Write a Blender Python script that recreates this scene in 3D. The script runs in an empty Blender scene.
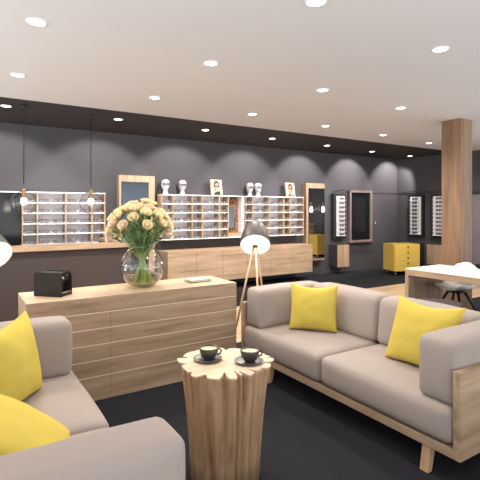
import bpy, bmesh, math, random
from mathutils import Vector, Matrix, noise
R = math.radians
random.seed(7)
S = bpy.context.scene
C = S.collection
H = 3.0

# ---------------------------------------------------------------- materials
def lin(c):
    c = c / 255.0
    return c / 12.92 if c <= .04045 else ((c + .055) / 1.055) ** 2.4
def rgb(r, g, b): return (lin(r), lin(g), lin(b), 1)
def newmat(name):
    m = bpy.data.materials.new(name); m.use_nodes = True
    nt = m.node_tree; b = nt.nodes['Principled BSDF']
    return m, nt, b
def plain(name, col, rough=.6, metal=0, spec=.5, bump=0, bscale=60, var=0):
    m, nt, b = newmat(name)
    b.inputs['Base Color'].default_value = col
    b.inputs['Roughness'].default_value = rough
    b.inputs['Metallic'].default_value = metal
    b.inputs['Specular IOR Level'].default_value = spec
    if bump or var:
        tc = nt.nodes.new('ShaderNodeTexCoord'); n = nt.nodes.new('ShaderNodeTexNoise')
        n.inputs['Scale'].default_value = bscale; n.inputs['Detail'].default_value = 6
        nt.links.new(tc.outputs['Object'], n.inputs['Vector'])
        if bump:
            bp = nt.nodes.new('ShaderNodeBump'); bp.inputs['Strength'].default_value = bump; bp.inputs['Distance'].default_value = .01
            nt.links.new(n.outputs['Fac'], bp.inputs['Height']); nt.links.new(bp.outputs['Normal'], b.inputs['Normal'])
        if var:
            cr = nt.nodes.new('ShaderNodeValToRGB')
            cr.color_ramp.elements[0].position = .3; cr.color_ramp.elements[1].position = .7
            cr.color_ramp.elements[0].color = tuple(c * (1 - var) for c in col[:3]) + (1,)
            cr.color_ramp.elements[1].color = tuple(min(1, c * (1 + var)) for c in col[:3]) + (1,)
            nt.links.new(n.outputs['Fac'], cr.inputs['Fac']); nt.links.new(cr.outputs['Color'], b.inputs['Base Color'])
    return m
def wood(name, c_dark, c_mid, c_light, axis='x', scale=1.0, rough=.5, knots=True, plank=None):
    m, nt, b = newmat(name)
    b.inputs['Roughness'].default_value = rough
    b.inputs['Specular IOR Level'].default_value = .3
    tc = nt.nodes.new('ShaderNodeTexCoord'); mp = nt.nodes.new('ShaderNodeMapping')
    s = {'x': (1.1, 14, 14), 'y': (14, 1.1, 14), 'z': (14, 14, 1.1)}[axis]
    mp.inputs['Scale'].default_value = tuple(v * scale for v in s)
    nt.links.new(tc.outputs['Object'], mp.inputs['Vector'])
    n = nt.nodes.new('ShaderNodeTexNoise'); n.inputs['Scale'].default_value = 1.3; n.inputs['Detail'].default_value = 9
    n.inputs['Roughness'].default_value = .62; n.inputs['Distortion'].default_value = .35
    nt.links.new(mp.outputs['Vector'], n.inputs['Vector'])
    cr = nt.nodes.new('ShaderNodeValToRGB'); e = cr.color_ramp.elements
    e[0].position = .28; e[0].color = c_dark; e[1].position = .72; e[1].color = c_light
    k = e.new(.47); k.color = c_mid
    nt.links.new(n.outputs['Fac'], cr.inputs['Fac'])
    out = cr.outputs['Color']
    # broad tone change along the boards
    mp2 = nt.nodes.new('ShaderNodeMapping'); s2 = {'x': (.5, 3.2, 3.2), 'y': (3.2, .5, 3.2), 'z': (3.2, 3.2, .5)}[axis]
    mp2.inputs['Scale'].default_value = tuple(v * scale for v in s2)
    nt.links.new(tc.outputs['Object'], mp2.inputs['Vector'])
    n2 = nt.nodes.new('ShaderNodeTexNoise'); n2.inputs['Scale'].default_value = 1.5; n2.inputs['Detail'].default_value = 3
    nt.links.new(mp2.outputs['Vector'], n2.inputs['Vector'])
    mx = nt.nodes.new('ShaderNodeMix'); mx.data_type = 'RGBA'; mx.blend_type = 'MULTIPLY'
    mx.inputs['Factor'].default_value = 1
    cr2 = nt.nodes.new('ShaderNodeValToRGB'); cr2.color_ramp.elements[0].position = .3; cr2.color_ramp.elements[1].position = .7
    cr2.color_ramp.elements[0].color = (.84, .82, .80, 1); cr2.color_ramp.elements[1].color = (1.05, 1.04, 1.03, 1)
    nt.links.new(n2.outputs['Fac'], cr2.inputs['Fac'])
    nt.links.new(out, mx.inputs['A']); nt.links.new(cr2.outputs['Color'], mx.inputs['B'])
    out = mx.outputs['Result']
    if plank:
        mp3 = nt.nodes.new('ShaderNodeMapping'); mp3.inputs['Scale'].default_value = (1, 1, 1)
        nt.links.new(tc.outputs['Object'], mp3.inputs['Vector'])
        br = nt.nodes.new('ShaderNodeTexBrick'); br.inputs['Scale'].default_value = 1
        br.inputs['Brick Width'].default_value = plank[0]; br.inputs['Row Height'].default_value = plank[1]
        br.inputs['Mortar Size'].default_value = .004; br.inputs['Color1'].default_value = (1, 1, 1, 1)
        br.inputs['Color2'].default_value = (.88, .86, .84, 1); br.inputs['Mortar'].default_value = (.5, .45, .4, 1)
        nt.links.new(mp3.outputs['Vector'], br.inputs['Vector'])
        mx2 = nt.nodes.new('ShaderNodeMix'); mx2.data_type = 'RGBA'; mx2.blend_type = 'MULTIPLY'; mx2.inputs['Factor'].default_value = 1
        nt.links.new(out, mx2.inputs['A']); nt.links.new(br.outputs['Color'], mx2.inputs['B']); out = mx2.outputs['Result']
    nt.links.new(out, b.inputs['Base Color'])
    bp = nt.nodes.new('ShaderNodeBump'); bp.inputs['Strength'].default_value = .12; bp.inputs['Distance'].default_value = .004
    nt.links.new(n.outputs['Fac'], bp.inputs['Height']); nt.links.new(bp.outputs['Normal'], b.inputs['Normal'])
    return m
def emit(name, col, strength):
    m = bpy.data.materials.new(name); m.use_nodes = True; nt = m.node_tree; nt.nodes.clear()
    o = nt.nodes.new('ShaderNodeOutputMaterial'); e = nt.nodes.new('ShaderNodeEmission')
    e.inputs['Color'].default_value = col; e.inputs['Strength'].default_value = strength
    nt.links.new(e.outputs[0], o.inputs[0]); return m
def thin_glass(name, tint=(1, 1, 1, 1), ior=1.45, rough=.02):
    m = bpy.data.materials.new(name); m.use_nodes = True; nt = m.node_tree; nt.nodes.clear()
    o = nt.nodes.new('ShaderNodeOutputMaterial'); t = nt.nodes.new('ShaderNodeBsdfTransparent'); g = nt.nodes.new('ShaderNodeBsdfGlossy')
    t.inputs['Color'].default_value = tint; g.inputs['Roughness'].default_value = rough
    f = nt.nodes.new('ShaderNodeLayerWeight'); f.inputs['Blend'].default_value = .5
    pw = nt.nodes.new('ShaderNodeMath'); pw.operation = 'POWER'; pw.inputs[1].default_value = 4
    ml = nt.nodes.new('ShaderNodeMath'); ml.operation = 'MULTIPLY_ADD'; ml.inputs[1].default_value = 1.3; ml.inputs[2].default_value = .045
    nt.links.new(f.outputs['Facing'], pw.inputs[0]); nt.links.new(pw.outputs[0], ml.inputs[0])
    mx = nt.nodes.new('ShaderNodeMixShader')
    nt.links.new(ml.outputs[0], mx.inputs[0]); nt.links.new(t.outputs[0], mx.inputs[1]); nt.links.new(g.outputs[0], mx.inputs[2])
    nt.links.new(mx.outputs[0], o.inputs[0]); return m

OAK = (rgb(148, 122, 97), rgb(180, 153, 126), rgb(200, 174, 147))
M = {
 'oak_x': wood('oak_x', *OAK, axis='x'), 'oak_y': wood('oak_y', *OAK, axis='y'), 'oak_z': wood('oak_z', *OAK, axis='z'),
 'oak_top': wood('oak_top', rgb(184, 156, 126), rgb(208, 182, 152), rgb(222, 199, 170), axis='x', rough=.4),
 'leg_wood': wood('leg_wood', rgb(176, 140, 104), rgb(200, 164, 128), rgb(214, 182, 148), axis='z', rough=.4),
 'column': wood('column_wood', rgb(112, 86, 65), rgb(134, 105, 82), rgb(150, 121, 97), axis='z'),
 'groove': plain('groove_edge', rgb(240, 224, 200), .5),
 'bark': wood('trunk_side', rgb(130, 97, 68), rgb(172, 139, 107), rgb(202, 171, 139), axis='z', scale=1.3, rough=.6),
 'cut': wood('trunk_cut', rgb(205, 178, 145), rgb(220, 196, 164), rgb(232, 211, 182), axis='x', rough=.5),
 'floor_wood': wood('floor_planks', rgb(176, 146, 116), rgb(205, 176, 145), rgb(222, 196, 168), axis='x', rough=.35, plank=(1.2, .14)),
 'carpet': plain('carpet', rgb(44, 44, 48), .95, spec=.1, bump=.6, bscale=260, var=.35),
 'wall': plain('wall_paint', rgb(80, 78, 81), .85, spec=.2),
 'wall_dark': plain('soffit_paint', rgb(64, 60, 60), .9, spec=.15),
 'counter_dark': plain('counter_panel', rgb(74, 66, 64), .8, spec=.2),
 'ceil': plain('ceiling_paint', rgb(214, 211, 209), .9, spec=.1),
 'white': plain('white_laminate', rgb(245, 243, 246), .45),
 'white_top': plain('white_table', rgb(240, 240, 238), .3),
 'sofa': plain('sofa_fabric', rgb(170, 157, 149), .95, spec=.1, bump=.35, bscale=420, var=.06),
 'yellow': plain('yellow_fabric', rgb(206, 184, 84), .85, spec=.15, bump=.3, bscale=380, var=.07),
 'yellow_lac': plain('yellow_lacquer', rgb(224, 190, 90), .4),
 'black': plain('black_plastic', rgb(22, 22, 23), .35, spec=.3),
 'black_matte': plain('black_matte', rgb(34, 33, 35), .6),
 'machine': plain('machine_side', rgb(44, 38, 34), .6, spec=.2),
 'silver': plain('silver', rgb(200, 200, 200), .25, metal=1),
 'shade': plain('shade_metal', rgb(74, 70, 68), .5, metal=.4),
 'shade_in': plain('shade_inner', rgb(246, 244, 238), .5),
 'brass': plain('brass_socket', rgb(150, 112, 80), .45, metal=.3),
 'cup': plain('cup_glaze', rgb(58, 54, 52), .3),
 'saucer': plain('saucer_glaze', rgb(92, 88, 86), .35),
 'coffee': plain('coffee', rgb(224, 208, 160), .5),
 'plaster': plain('plaster', rgb(226, 224, 224), .45),
 'frame_black': plain('eyewear_frame', rgb(26, 25, 27), .4),
 'lens_dark': plain('eyewear_lens', rgb(122, 118, 122), .25),
 'dark_glass': plain('dark_glass', rgb(26, 27, 30), .12, spec=.35),
 'mirror_grey': plain('mirror_grey', rgb(84, 90, 98), .03, metal=1),  # dark tint put into the colour in place of dim room reflections
 'mirror': plain('mirror_clear', rgb(205, 212, 218), .02, metal=1),
 'stool': plain('stool_felt', rgb(72, 68, 68), .9, spec=.15),
 'copper': wood('copper_blocks', rgb(92, 60, 38), rgb(136, 94, 62), rgb(178, 136, 98), axis='x', scale=2),
 'frame_rose': wood('frame_rose', rgb(118, 102, 98), rgb(136, 118, 114), rgb(150, 132, 128), axis='z'),
 'rose': plain('rose_petal', rgb(240, 224, 182), .75, spec=.15),
 'rose2': plain('rose_petal_peach', rgb(236, 212, 184), .75, spec=.15),
 'leaf': plain('leaf_green', rgb(104, 142, 84), .6, var=.3, bscale=20),
 'leaf2': plain('leaf_dark', rgb(80, 118, 76), .6, var=.3, bscale=20),
 'stem': plain('stem_green', rgb(150, 172, 98), .6),
 'canvas': plain('print_ground', rgb(222, 200, 174), .7),
 'skin': plain('print_skin', rgb(196, 146, 118), .7),
 'hair': plain('print_hair', rgb(70, 48, 38), .7),
 'card': plain('card', rgb(232, 231, 224), .5), 'card_ink': plain('card_ink', rgb(150, 152, 140), .6),
 'bulb': emit('bulb_glow', rgb(255, 244, 225), 9.0),
 'led': emit('downlight_glow', rgb(255, 246, 236), 12.0),
 'bulb_big': emit('lamp_bulb_glow', rgb(255, 250, 240), 9.0),
 'glass': thin_glass('clear_glass'),
 'tray': thin_glass('tray_glass', (.93, .95, .93, 1)),
}
wm, wnt, wb = newmat('vase_water')
M['water'] = thin_glass('vase_water_body', (.93, .91, .74, 1), ior=1.2)

# ---------------------------------------------------------------- mesh helpers
class MB:
    def __init__(s): s.bm = bmesh.new()
    def box(s, x0, x1, y0, y1, z0, z1, mi=0, bevel=0):
        r = bmesh.ops.create_cube(s.bm, size=1)
        vs = r['verts']
        for v in vs:
            v.co = Vector((x0 + (v.co.x + .5) * (x1 - x0), y0 + (v.co.y + .5) * (y1 - y0), z0 + (v.co.z + .5) * (z1 - z0)))
        fs = set(f for v in vs for f in v.link_faces)
        for f in fs: f.material_index = mi
        if bevel:
            es = list(set(e for v in vs for e in v.link_edges))
            bmesh.ops.bevel(s.bm, geom=es, offset=bevel, segments=2, affect='EDGES', profile=.5, material=-1)
        return s
    def rings(s, pts, mi=0, cap=True, closed=False, smooth=True):
        loops = [[s.bm.verts.new(p) for p in ring] for ring in pts]
        n = len(loops[0]); L = len(loops)
        for i in range(L - (0 if closed else 1)):
            a, b = loops[i], loops[(i + 1) % L]
            for j in range(n):
                f = s.bm.faces.new((a[j], a[(j + 1) % n], b[(j + 1) % n], b[j])); f.material_index = mi; f.smooth = smooth
        if cap and not closed:
            f = s.bm.faces.new(list(reversed(loops[0]))); f.material_index = mi
            f = s.bm.faces.new(loops[-1]); f.material_index = mi
        return s
    def lathe(s, prof, n=32, mi=0, c=(0, 0, 0), cap=False, axis=None):
        pts = []
        for r, z in prof:
            pts.append([Vector((r * math.cos(2 * math.pi * j / n), r * math.sin(2 * math.pi * j / n), z)) for j in range(n)])
        if axis is not None: pts = [[axis @ p for p in ring] for ring in pts]
        pts = [[p + Vector(c) for p in ring] for ring in pts]
        return s.rings(pts, mi, cap)
    def tube(s, path, r, n=8, mi=0, closed=False, flat=1.0):
        path = [Vector(p) for p in path]; out = []
        L = len(path)
        for i, p in enumerate(path):
            if closed: t = path[(i + 1) % L] - path[i - 1]
            else: t = path[min(i + 1, L - 1)] - path[max(i - 1, 0)]
            t.normalize()
            up = Vector((0, 0, 1)) if abs(t.z) < .95 else Vector((0, 1, 0))
            a = t.cross(up).normalized(); b = a.cross(t).normalized()
            rr = r[i] if isinstance(r, (list, tuple)) else r
            out.append([p + a * rr * math.cos(2 * math.pi * k / n) + b * rr * flat * math.sin(2 * math.pi * k / n) for k in range(n)])
        return s.rings(out, mi, cap=True, closed=closed)
    def poly(s, pts, mi=0):
        f = s.bm.faces.new([s.bm.verts.new(p) for p in pts]); f.material_index = mi; return s
    def prism(s, pts2, z0, z1, mi=0, mi_top=None):
        lo = [s.bm.verts.new((p[0], p[1], z0)) for p in pts2]; hi = [s.bm.verts.new((p[0], p[1], z1)) for p in pts2]
        n = len(lo)
        for j in range(n):
            s.bm.faces.new((lo[j], lo[(j + 1) % n], hi[(j + 1) % n], hi[j])).material_index = mi
        s.bm.faces.new(list(reversed(lo))).material_index = mi
        s.bm.faces.new(hi).material_index = mi if mi_top is None else mi_top
        return s
    def sphere(s, c, r, mi=0, sub=3, sc=(1, 1, 1)):
        q = bmesh.ops.create_icosphere(s.bm, subdivisions=sub, radius=r)
        for v in q['verts']: v.co = Vector((v.co.x * sc[0], v.co.y * sc[1], v.co.z * sc[2])) + Vector(c)
        for f in set(f for v in q['verts'] for f in v.link_faces): f.material_index = mi; f.smooth = True
        return s
    def mesh(s, name, mats, smooth=False):
        me = bpy.data.meshes.new(name)
        bmesh.ops.recalc_face_normals(s.bm, faces=s.bm.faces)
        if smooth:
            for f in s.bm.faces: f.smooth = True
        s.bm.to_mesh(me); s.bm.free()
        for m in (mats if isinstance(mats, (list, tuple)) else [mats]): me.materials.append(M[m] if isinstance(m, str) else m)
        return me
    def obj(s, name, mats, parent=None, smooth=False, label=None):
        o = bpy.data.objects.new(name, s.mesh(name, mats, smooth)); C.objects.link(o)
        if parent: o.parent = parent
        if label: o['label'] = label
        return o
def tag(o, label, cat, group=None, kind=None):
    if kind == 'structure': o['kind'] = kind; 
    if label: o['label'] = label
    if cat: o['category'] = cat
    if group: o['group'] = group
    if kind: o['kind'] = kind
    return o
def thing(name, label, cat, loc=(0, 0, 0), rz=0, group=None):
    o = bpy.data.objects.new(name, None); C.objects.link(o); o.empty_display_size = .1
    o.location = loc; o.rotation_euler = (0, 0, rz)
    return tag(o, label, cat, group)
def kids(o): return [c for c in C.objects if c.parent == o]
def dup(o, loc, rz=None, label=None, group=None, scale=None):
    def cp(src, par):
        c = src.copy(); C.objects.link(c)
        if par: c.parent = par
        for k in kids_map.get(src.name, []): cp(k, c)
        return c
    kids_map = {}
    for k in C.objects:
        if k.parent: kids_map.setdefault(k.parent.name, []).append(k)
    r = cp(o, None); r.location = loc
    if rz is not None: r.rotation_euler = (r.rotation_euler[0], r.rotation_euler[1], rz)
    if label: r['label'] = label
    if group: r['group'] = group
    if scale: r.scale = scale
    return r
def soft_box(mb, x0, x1, y0, y1, z0, z1, r=.05, puff=(.01, .01, .015), n=14, seed=0, wr=.004, mi=0):
    """rounded, slightly stuffed box"""
    q = bmesh.ops.create_cube(mb.bm, size=2)
    es = list(set(e for v in q['verts'] for e in v.link_edges))
    before = set(mb.bm.verts) - set(q['verts'])
    bmesh.ops.subdivide_edges(mb.bm, edges=es, cuts=n, use_grid_fill=True)
    vs = [v for v in mb.bm.verts if v not in before]
    hx, hy, hz = (x1 - x0) / 2, (y1 - y0) / 2, (z1 - z0) / 2; c = Vector(((x0 + x1) / 2, (y0 + y1) / 2, (z0 + z1) / 2))
    def ease(t): return math.copysign(abs(t) ** .8, t) if t else 0
    for v in vs:
        u = v.co.copy()
        p = Vector((math.sin(u.x * math.pi / 2) * hx, math.sin(u.y * math.pi / 2) * hy, math.sin(u.z * math.pi / 2) * hz))
        inner = Vector((max(-hx + r, min(hx - r, p.x)), max(-hy + r, min(hy - r, p.y)), max(-hz + r, min(hz - r, p.z))))
        d = p - inner
        if d.length > 1e-6: d = d.normalized() * r
        w = inner + d
        fx, fy, fz = w.x / hx, w.y / hy, w.z / hz
        if abs(u.x) > .999: w.x += math.copysign(puff[0], u.x) * (1 - fy ** 2) * (1 - fz ** 2)
        if abs(u.y) > .999: w.y += math.copysign(puff[1], u.y) * (1 - fx ** 2) * (1 - fz ** 2)
        if abs(u.z) > .999: w.z += math.copysign(puff[2], u.z) * (1 - fx ** 2) * (1 - fy ** 2)
        nn = noise.noise(w * 5 + Vector((seed * 3.1, seed, 0)))
        w += w.normalized() * nn * wr
        v.co = w + c
    for f in mb.bm.faces: f.smooth = True
    return mb
def noz(*a): return noise.noise(Vector(a))

# ---------------------------------------------------------------- setting
X1, Y1, X0, Y0 = 10.35, 8.1, -1.9, -1.2
def struct(mb, name, mats):
    o = mb.obj(name, mats); o['kind'] = 'structure'; return o
fl = MB()
T = .1
fl.box(X0, X1, Y0, 4.45, -T, 0, 0); fl.box(X0, X1, 4.45, 6.12, -T, 0, 1); fl.box(X0, X1, 6.12, Y1, -T, 0, 0)
struct(fl, 'floor', ['carpet', 'floor_wood'])
ce = MB(); ce.box(X0, X1, Y0, 6.27, H, H + T, 0); ce.box(X0, X1, 6.27, Y1, H, H + T, 1)
struct(ce, 'ceiling', ['ceil', 'wall_dark'])
struct(MB().box(X0, X1 + .15, Y1, Y1 + .15, -T, H + T), 'wall_back', ['wall'])
struct(MB().box(X1, X1 + .15, 3.5, Y1, -T, H + T), 'wall_right', ['wall'])
# thin picture rail line on the far wall and right wall
struct(MB().box(9.3, X1 - .012, Y1 - .012, Y1, 2.03, 2.045), 'trim_1', ['wall_dark'])
struct(MB().box(X1 - .012, X1, 4.5, Y1, 2.03, 2.045), 'trim_2', ['wall_dark'])

col = tag(MB().box(6.51, 6.82, 3.92, 4.24, 0, H, 0).obj('timber_column', ['column']), 'square brown timber column rising to the ceiling behind the white table', 'column')

# ---------------------------------------------------------------- ceiling downlights
DL = [((.48, 3.63), 0), ((.50, 5.16), 0), ((.51, 6.78), 1), ((2.07, 6.84), 1), ((2.06, 5.27), 0), ((2.04, 3.75), 0), ((3.65, 6.93), 1),
      ((2.04, 2.26), 0), ((3.57, 2.34), 0), ((3.61, 3.88), 0), ((5.16, 3.98), 0), ((3.63, 5.40), 0), ((5.19, 5.51), 0), ((5.21, 7.04), 1),
      ((6.79, 7.16), 1), ((8.41, 7.31), 1), ((6.74, 5.59), 0), ((8.36, 5.74), 0), ((9.96, 7.39), 1), ((5.14, 2.45), 0)]
rowname = {}
def dl_label(x, y, dark):
    k = [a for a in DL if a[1] == dark]
    if dark:
        xs = sorted(a[0][0] for a in k); i = xs.index(x)
        return 'small round downlight in the dark ceiling strip, ' + ['leftmost of the row', 'second from the left', 'third from the left', 'fourth from the left', 'third from the right', 'second from the right', 'rightmost near the corner'][i]
    rows = [('row nearest the camera', 1.5, 3.0), ('second row from the camera', 3.0, 4.5), ('row beside the dark strip', 4.5, 6.2)]
    for nm, a, b in rows:
        if a < y < b:
            xs = sorted(q[0][0] for q in k if a < q[0][1] < b); i = xs.index(x)
            o = ['first', 'second', 'third', 'fourth', 'fifth', 'sixth'][i]
            return 'round white downlight in the pale ceiling, %s, %s from the left' % (nm, o)
ring_me = MB().lathe([(.056, -.002), (.056, -.006), (.076, -.006), (.076, 0)], 32).mesh('trim_ring', 'white')
lens_me = MB().lathe([(.001, -.004), (.056, -.004)], 32).mesh('light_lens', 'led')
def spot(loc, target, energy, size, blend, col, rad=.05):
    l = bpy.data.lights.new('spot', 'SPOT'); l.energy = energy; l.spot_size = R(size); l.spot_blend = blend; l.color = col; l.shadow_soft_size = rad
    o = bpy.data.objects.new('downlight_beam', l); C.objects.link(o); o.location = loc
    o.rotation_euler = (Vector(target) - Vector(loc)).to_track_quat('-Z', 'Y').to_euler()
    return o
WARM = (1, .93, .86)
for (x, y), dark in DL:
    t = thing('ceiling_downlight', dl_label(x, y, dark), 'ceiling light', (x, y, H), 0, 'downlights in the dark ceiling strip' if dark else 'downlights in the pale ceiling')
    o = bpy.data.objects.new('trim_ring', ring_me); C.objects.link(o); o.parent = t
    o = bpy.data.objects.new('light_lens', lens_me); C.objects.link(o); o.parent = t
    if dark:
        spot((x, y, H - .03), (x, y + 1.0, H - 1.10), 165, 90, .4, (1, .95, .92))
    else:
        spot((x, y, H - .03), (x, y, 0), 150 if y > 5 else 55, 164 if y > 5 else 150, .5, WARM)

# ---------------------------------------------------------------- sofas
def make_sofa(name, label):
    t = thing(name, label, 'sofa')
    L = 2.30; h = L / 2; D = .95
    MB().box(0, D, -h + .045, h - .045, .155, .212, bevel=.004).obj('seat_frame', ['oak_y'], t)
    for s in (-1, 1):
        a, b = (-h, -h + .045) if s < 0 else (h - .045, h)
        MB().box(0, D, a, b, .155, .66, bevel=.004).obj('side_panel', ['oak_x'], t)
    MB().box(D - .05, D, -h + .045, h - .045, .212, .70, bevel=.004).obj('back_panel', ['oak_y'], t)
    for x, y in ((.02, -h + .20), (.02, h - .48), (D - .13, -h + .17), (D - .13, h - .38)):
        sx = -.0
        m = MB()
        top = [(x, y, .156), (x + .055, y, .156), (x + .055, y + .055, .156), (x, y + .055, .156)]
        dx = -.035 if x < .4 else .035
        bot = [(p[0] * 1 + dx + (.008 if k in (0, 3) else -.008), p[1], 0) for k, p in enumerate(top)]
        m.rings([[Vector(p) for p in bot], [Vector(p) for p in top]], smooth=False)
        m.obj('leg', ['leg_wood'], t)
    for s in (-1, 1):
        y0, y1 = (-h + .048, -.002) if s < 0 else (.002, h - .048)
        soft_box(MB(), -.015, .72, y0, y1, .215, .44, r=.055, puff=(.018, .0, .018), seed=s + 2).obj('seat_cushion', ['sofa'], t, True)
        m = soft_box(MB(), .62, .86, y0 + (.25 if s < 0 else 0), y1 - (.25 if s > 0 else 0), .43, .83, r=.06, puff=(.02, .0, .012), seed=s + 5)
        for v in m.bm.verts: v.co.x += (v.co.z - .45) * .12
        m.obj('back_cushion', ['sofa'], t, True)
        a, b = (-h + .05, -h + .30) if s < 0 else (h - .30, h - .05)
        m = soft_box(MB(), .02, .86, a, b, .435, .815, r=.05, puff=(.012, .008, .01), seed=s + 9)
        m.obj('arm_cushion', ['sofa'], t, True)
    return t
sofa = make_sofa('sofa', 'taupe fabric two-seat sofa in a pale wood frame, right of the tree stump table')
sofa.location = (2.37, 2.58, 0)
sofa2 = dup(sofa, (.665, 2.37, 0), math.pi, scale=(1, .94, 1.008), label='taupe fabric sofa cut off by the left edge, left of the tree stump table')

def make_pillow(label, loc, rot, w=.46, h=.46, t=.17, seed=1, sag=.03):
    m = MB(); N = 22
    g = {}
    for side in (1, -1):
        for i in range(N + 1):
            for j in range(N + 1):
                u, v = 2 * i / N - 1, 2 * j / N - 1
                edge = i in (0, N) or j in (0, N)
                if side < 0 and edge: g[side, i, j] = g[1, i, j]; continue
                u2, v2 = math.sin(u * math.pi / 2) * .5 + u * .5, math.sin(v * math.pi / 2) * .5 + v * .5
                x = u2 * w / 2 * (1 - .075 * (1 - v2 * v2)); z = v2 * h / 2 * (1 - .075 * (1 - u2 * u2))
                if v2 > 0: z -= sag * (1 - u2 * u2) * v2
                y = t / 2 * (max(0, (1 - u2 ** 2) * (1 - v2 ** 2)) ** .42)
                wr = noz(u2 * 2.2 + seed * 7, v2 * 2.2, seed) * .009 + noz(u2 * 6 + seed, v2 * 3, seed * 2) * .004
                y = side * (y + (0 if edge else wr * (1 - max(abs(u2), abs(v2)) ** 4)))
                g[side, i, j] = m.bm.verts.new((x, y, z + h / 2))
    for side in (1, -1):
        for i in range(N):
            for j in range(N):
                f = m.bm.faces.new((g[side, i, j], g[side, i + 1, j], g[side, i + 1, j + 1], g[side, i, j + 1])); f.smooth = True
    o = m.obj('throw_pillow', ['yellow'], None, True)
    o.location = loc; o.rotation_euler = rot
    tag(o, label, 'cushion', 'yellow cushions on the sofas')
    return o
make_pillow('yellow cushion standing in the far corner of the right sofa, by its left arm', (2.75, 3.09, .457), (R(-14), 0, R(-50)), seed=1, w=.45, h=.44)
make_pillow('yellow cushion leaning beside the near arm of the right sofa', (2.735, 1.985, .457), (R(-21), 0, R(-90)), seed=2, w=.54, h=.49)
make_pillow('upright yellow cushion on the left sofa, farther from the camera', (.27, 2.79, .462), (R(-12), 0, R(54)), seed=3, w=.52, h=.50, t=.20)
make_pillow('yellow cushion at the left edge, on the left sofa behind its near arm', (.40, 2.03, .475), (R(-55), R(0), R(78)), seed=4, w=.54, h=.46)

# ---------------------------------------------------------------- stump table
st = thing('stump_table', 'tree stump side table with fluted trunk and pale lobed top, between the sofas', 'table', (1.32, 2.26, 0))
st.scale = (.97, .97, 1.04)
def stump_r(th, k):
    r = 1 + .035 * math.sin(2 * th + .6) + .05 * math.cos(2 * (th - 2.45)) + .04 * math.sin(3 * th + 2)
    c, q = math.cos(th), math.sin(th)
    r += k * .10 * noz(c * 2.6, q * 2.6, 3.3) + k * .03 * noz(c * 7, q * 7, 1.3)
    for a, wd, dp in ((4.18, .06, .30), (4.52, .045, .38), (4.66, .05, .30), (4.98, .022, .26), (5.25, .04, .10), (3.72, .07, .16), (3.35, .05, .08), (5.66, .05, .20), (5.98, .025, .16), (.35, .05, .14), (1.0, .05, .12), (1.62, .025, .34), (2.3, .05, .18), (2.75, .05, .10)):
        d = (th - a + math.pi) % (2 * math.pi) - math.pi
        r -= k * dp * math.exp(-(d / wd) ** 2)
    return r
NS = 240
def ring(z, rad, k):
    return [Vector((rad * stump_r(2 * math.pi * j / NS, k) * math.cos(2 * math.pi * j / NS), rad * stump_r(2 * math.pi * j / NS, k) * math.sin(2 * math.pi * j / NS), z)) for j in range(NS)]
m = MB()
m.rings([ring(0, .208, .22), ring(.15, .212, .22), ring(.35, .228, .24), ring(.5, .246, .28), ring(.59, .259, .38), ring(.625, .268, .7), ring(.6445, .276, 1.14)], cap=True)
m.obj('trunk', ['bark'], st, True)
m = MB(); m.rings([ring(.645, .281, 1.15), ring(.652, .282, 1.15), ring(.654, .280, 1.15)], cap=True, smooth=False)
top = m.obj('table_top', ['cut'], st, label='pale sawn top with lobed edge')
def make_cup(label, loc, rz):
    t = thing('coffee_cup', label, 'cup', loc, rz, 'dark coffee cups on the stump table')
    MB().lathe([(.001, .0), (.030, 0), (.035, .006), (.049, .024), (.055, .046), (.057, .068), (.054, .069), (.051, .046), (.042, .026), (.02, .012), (.001, .011)], 40).obj('cup_bowl', ['cup'], t, True)
    MB().lathe([(.001, .059), (.0525, .059)], 32).obj('coffee', ['coffee'], t, label='pale milky coffee')
    pts = [(.053, 0, .058), (.068, 0, .060), (.075, 0, .047), (.069, 0, .032), (.050, 0, .027)]
    MB().tube(pts, .0055, 8).obj('cup_handle', ['cup'], t, True)
    return t
def make_saucer(label, loc):
    o = MB().lathe([(.001, 0), (.049, 0), (.078, .007), (.087, .011), (.086, .013), (.076, .009), (.049, .004), (.001, .004)], 48).obj('saucer', ['saucer'], None, True)
    o.location = loc; return tag(o, label, 'saucer', 'saucers on the stump table')
ZT = .6812
for (x, y), lr, rz in (((1.25, 2.337), 'left', R(-30)), ((1.436, 2.172), 'right', R(-25))):
    make_saucer('round grey saucer under the %s coffee cup' % lr, (x, y, ZT))
    make_cup('dark coffee cup with pale coffee, %s one on the stump table' % lr, (x + .006, y + .0, ZT + .0045), rz)

# ---------------------------------------------------------------- sideboard
sb = thing('sideboard', 'long low oak sideboard with grooved drawer fronts behind the stump table', 'sideboard', (.415, 3.72, 0))
W_, D_, Z_ = 1.895, .55, .858
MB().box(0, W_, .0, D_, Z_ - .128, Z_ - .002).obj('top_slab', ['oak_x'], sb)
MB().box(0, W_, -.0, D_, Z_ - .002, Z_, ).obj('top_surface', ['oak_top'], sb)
MB().box(.0, W_, .022, D_, 0, Z_ - .129).obj('carcass', ['oak_x'], sb)
zs = [Z_ - .128 - .131 * k for k in range(5)]; zs[-1] = Z_ - .655; zb = [*zs[1:], 0.0]
zs = [Z_ - .128, Z_ - .261, Z_ - .392, Z_ - .523, Z_ - .655, 0]
for k in range(5):
    for a, b in ((.0, .643), (.645, W_)):
        MB().box(a, b, .0015, .0215, zs[k] - .0085, zs[k] - .0005).obj('edge_strip', ['groove'], sb)
        dr = MB().box(a, b, 0, .0215, zs[k + 1] + (.0 if k == 4 else .0), zs[k] - .009).obj('drawer_front', ['oak_x'], sb)

# coffee machine
cm = thing('coffee_machine', 'black boxy coffee machine on the left end of the sideboard', 'coffee machine', (.655, 3.93, Z_ + .001), R(43))
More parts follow.
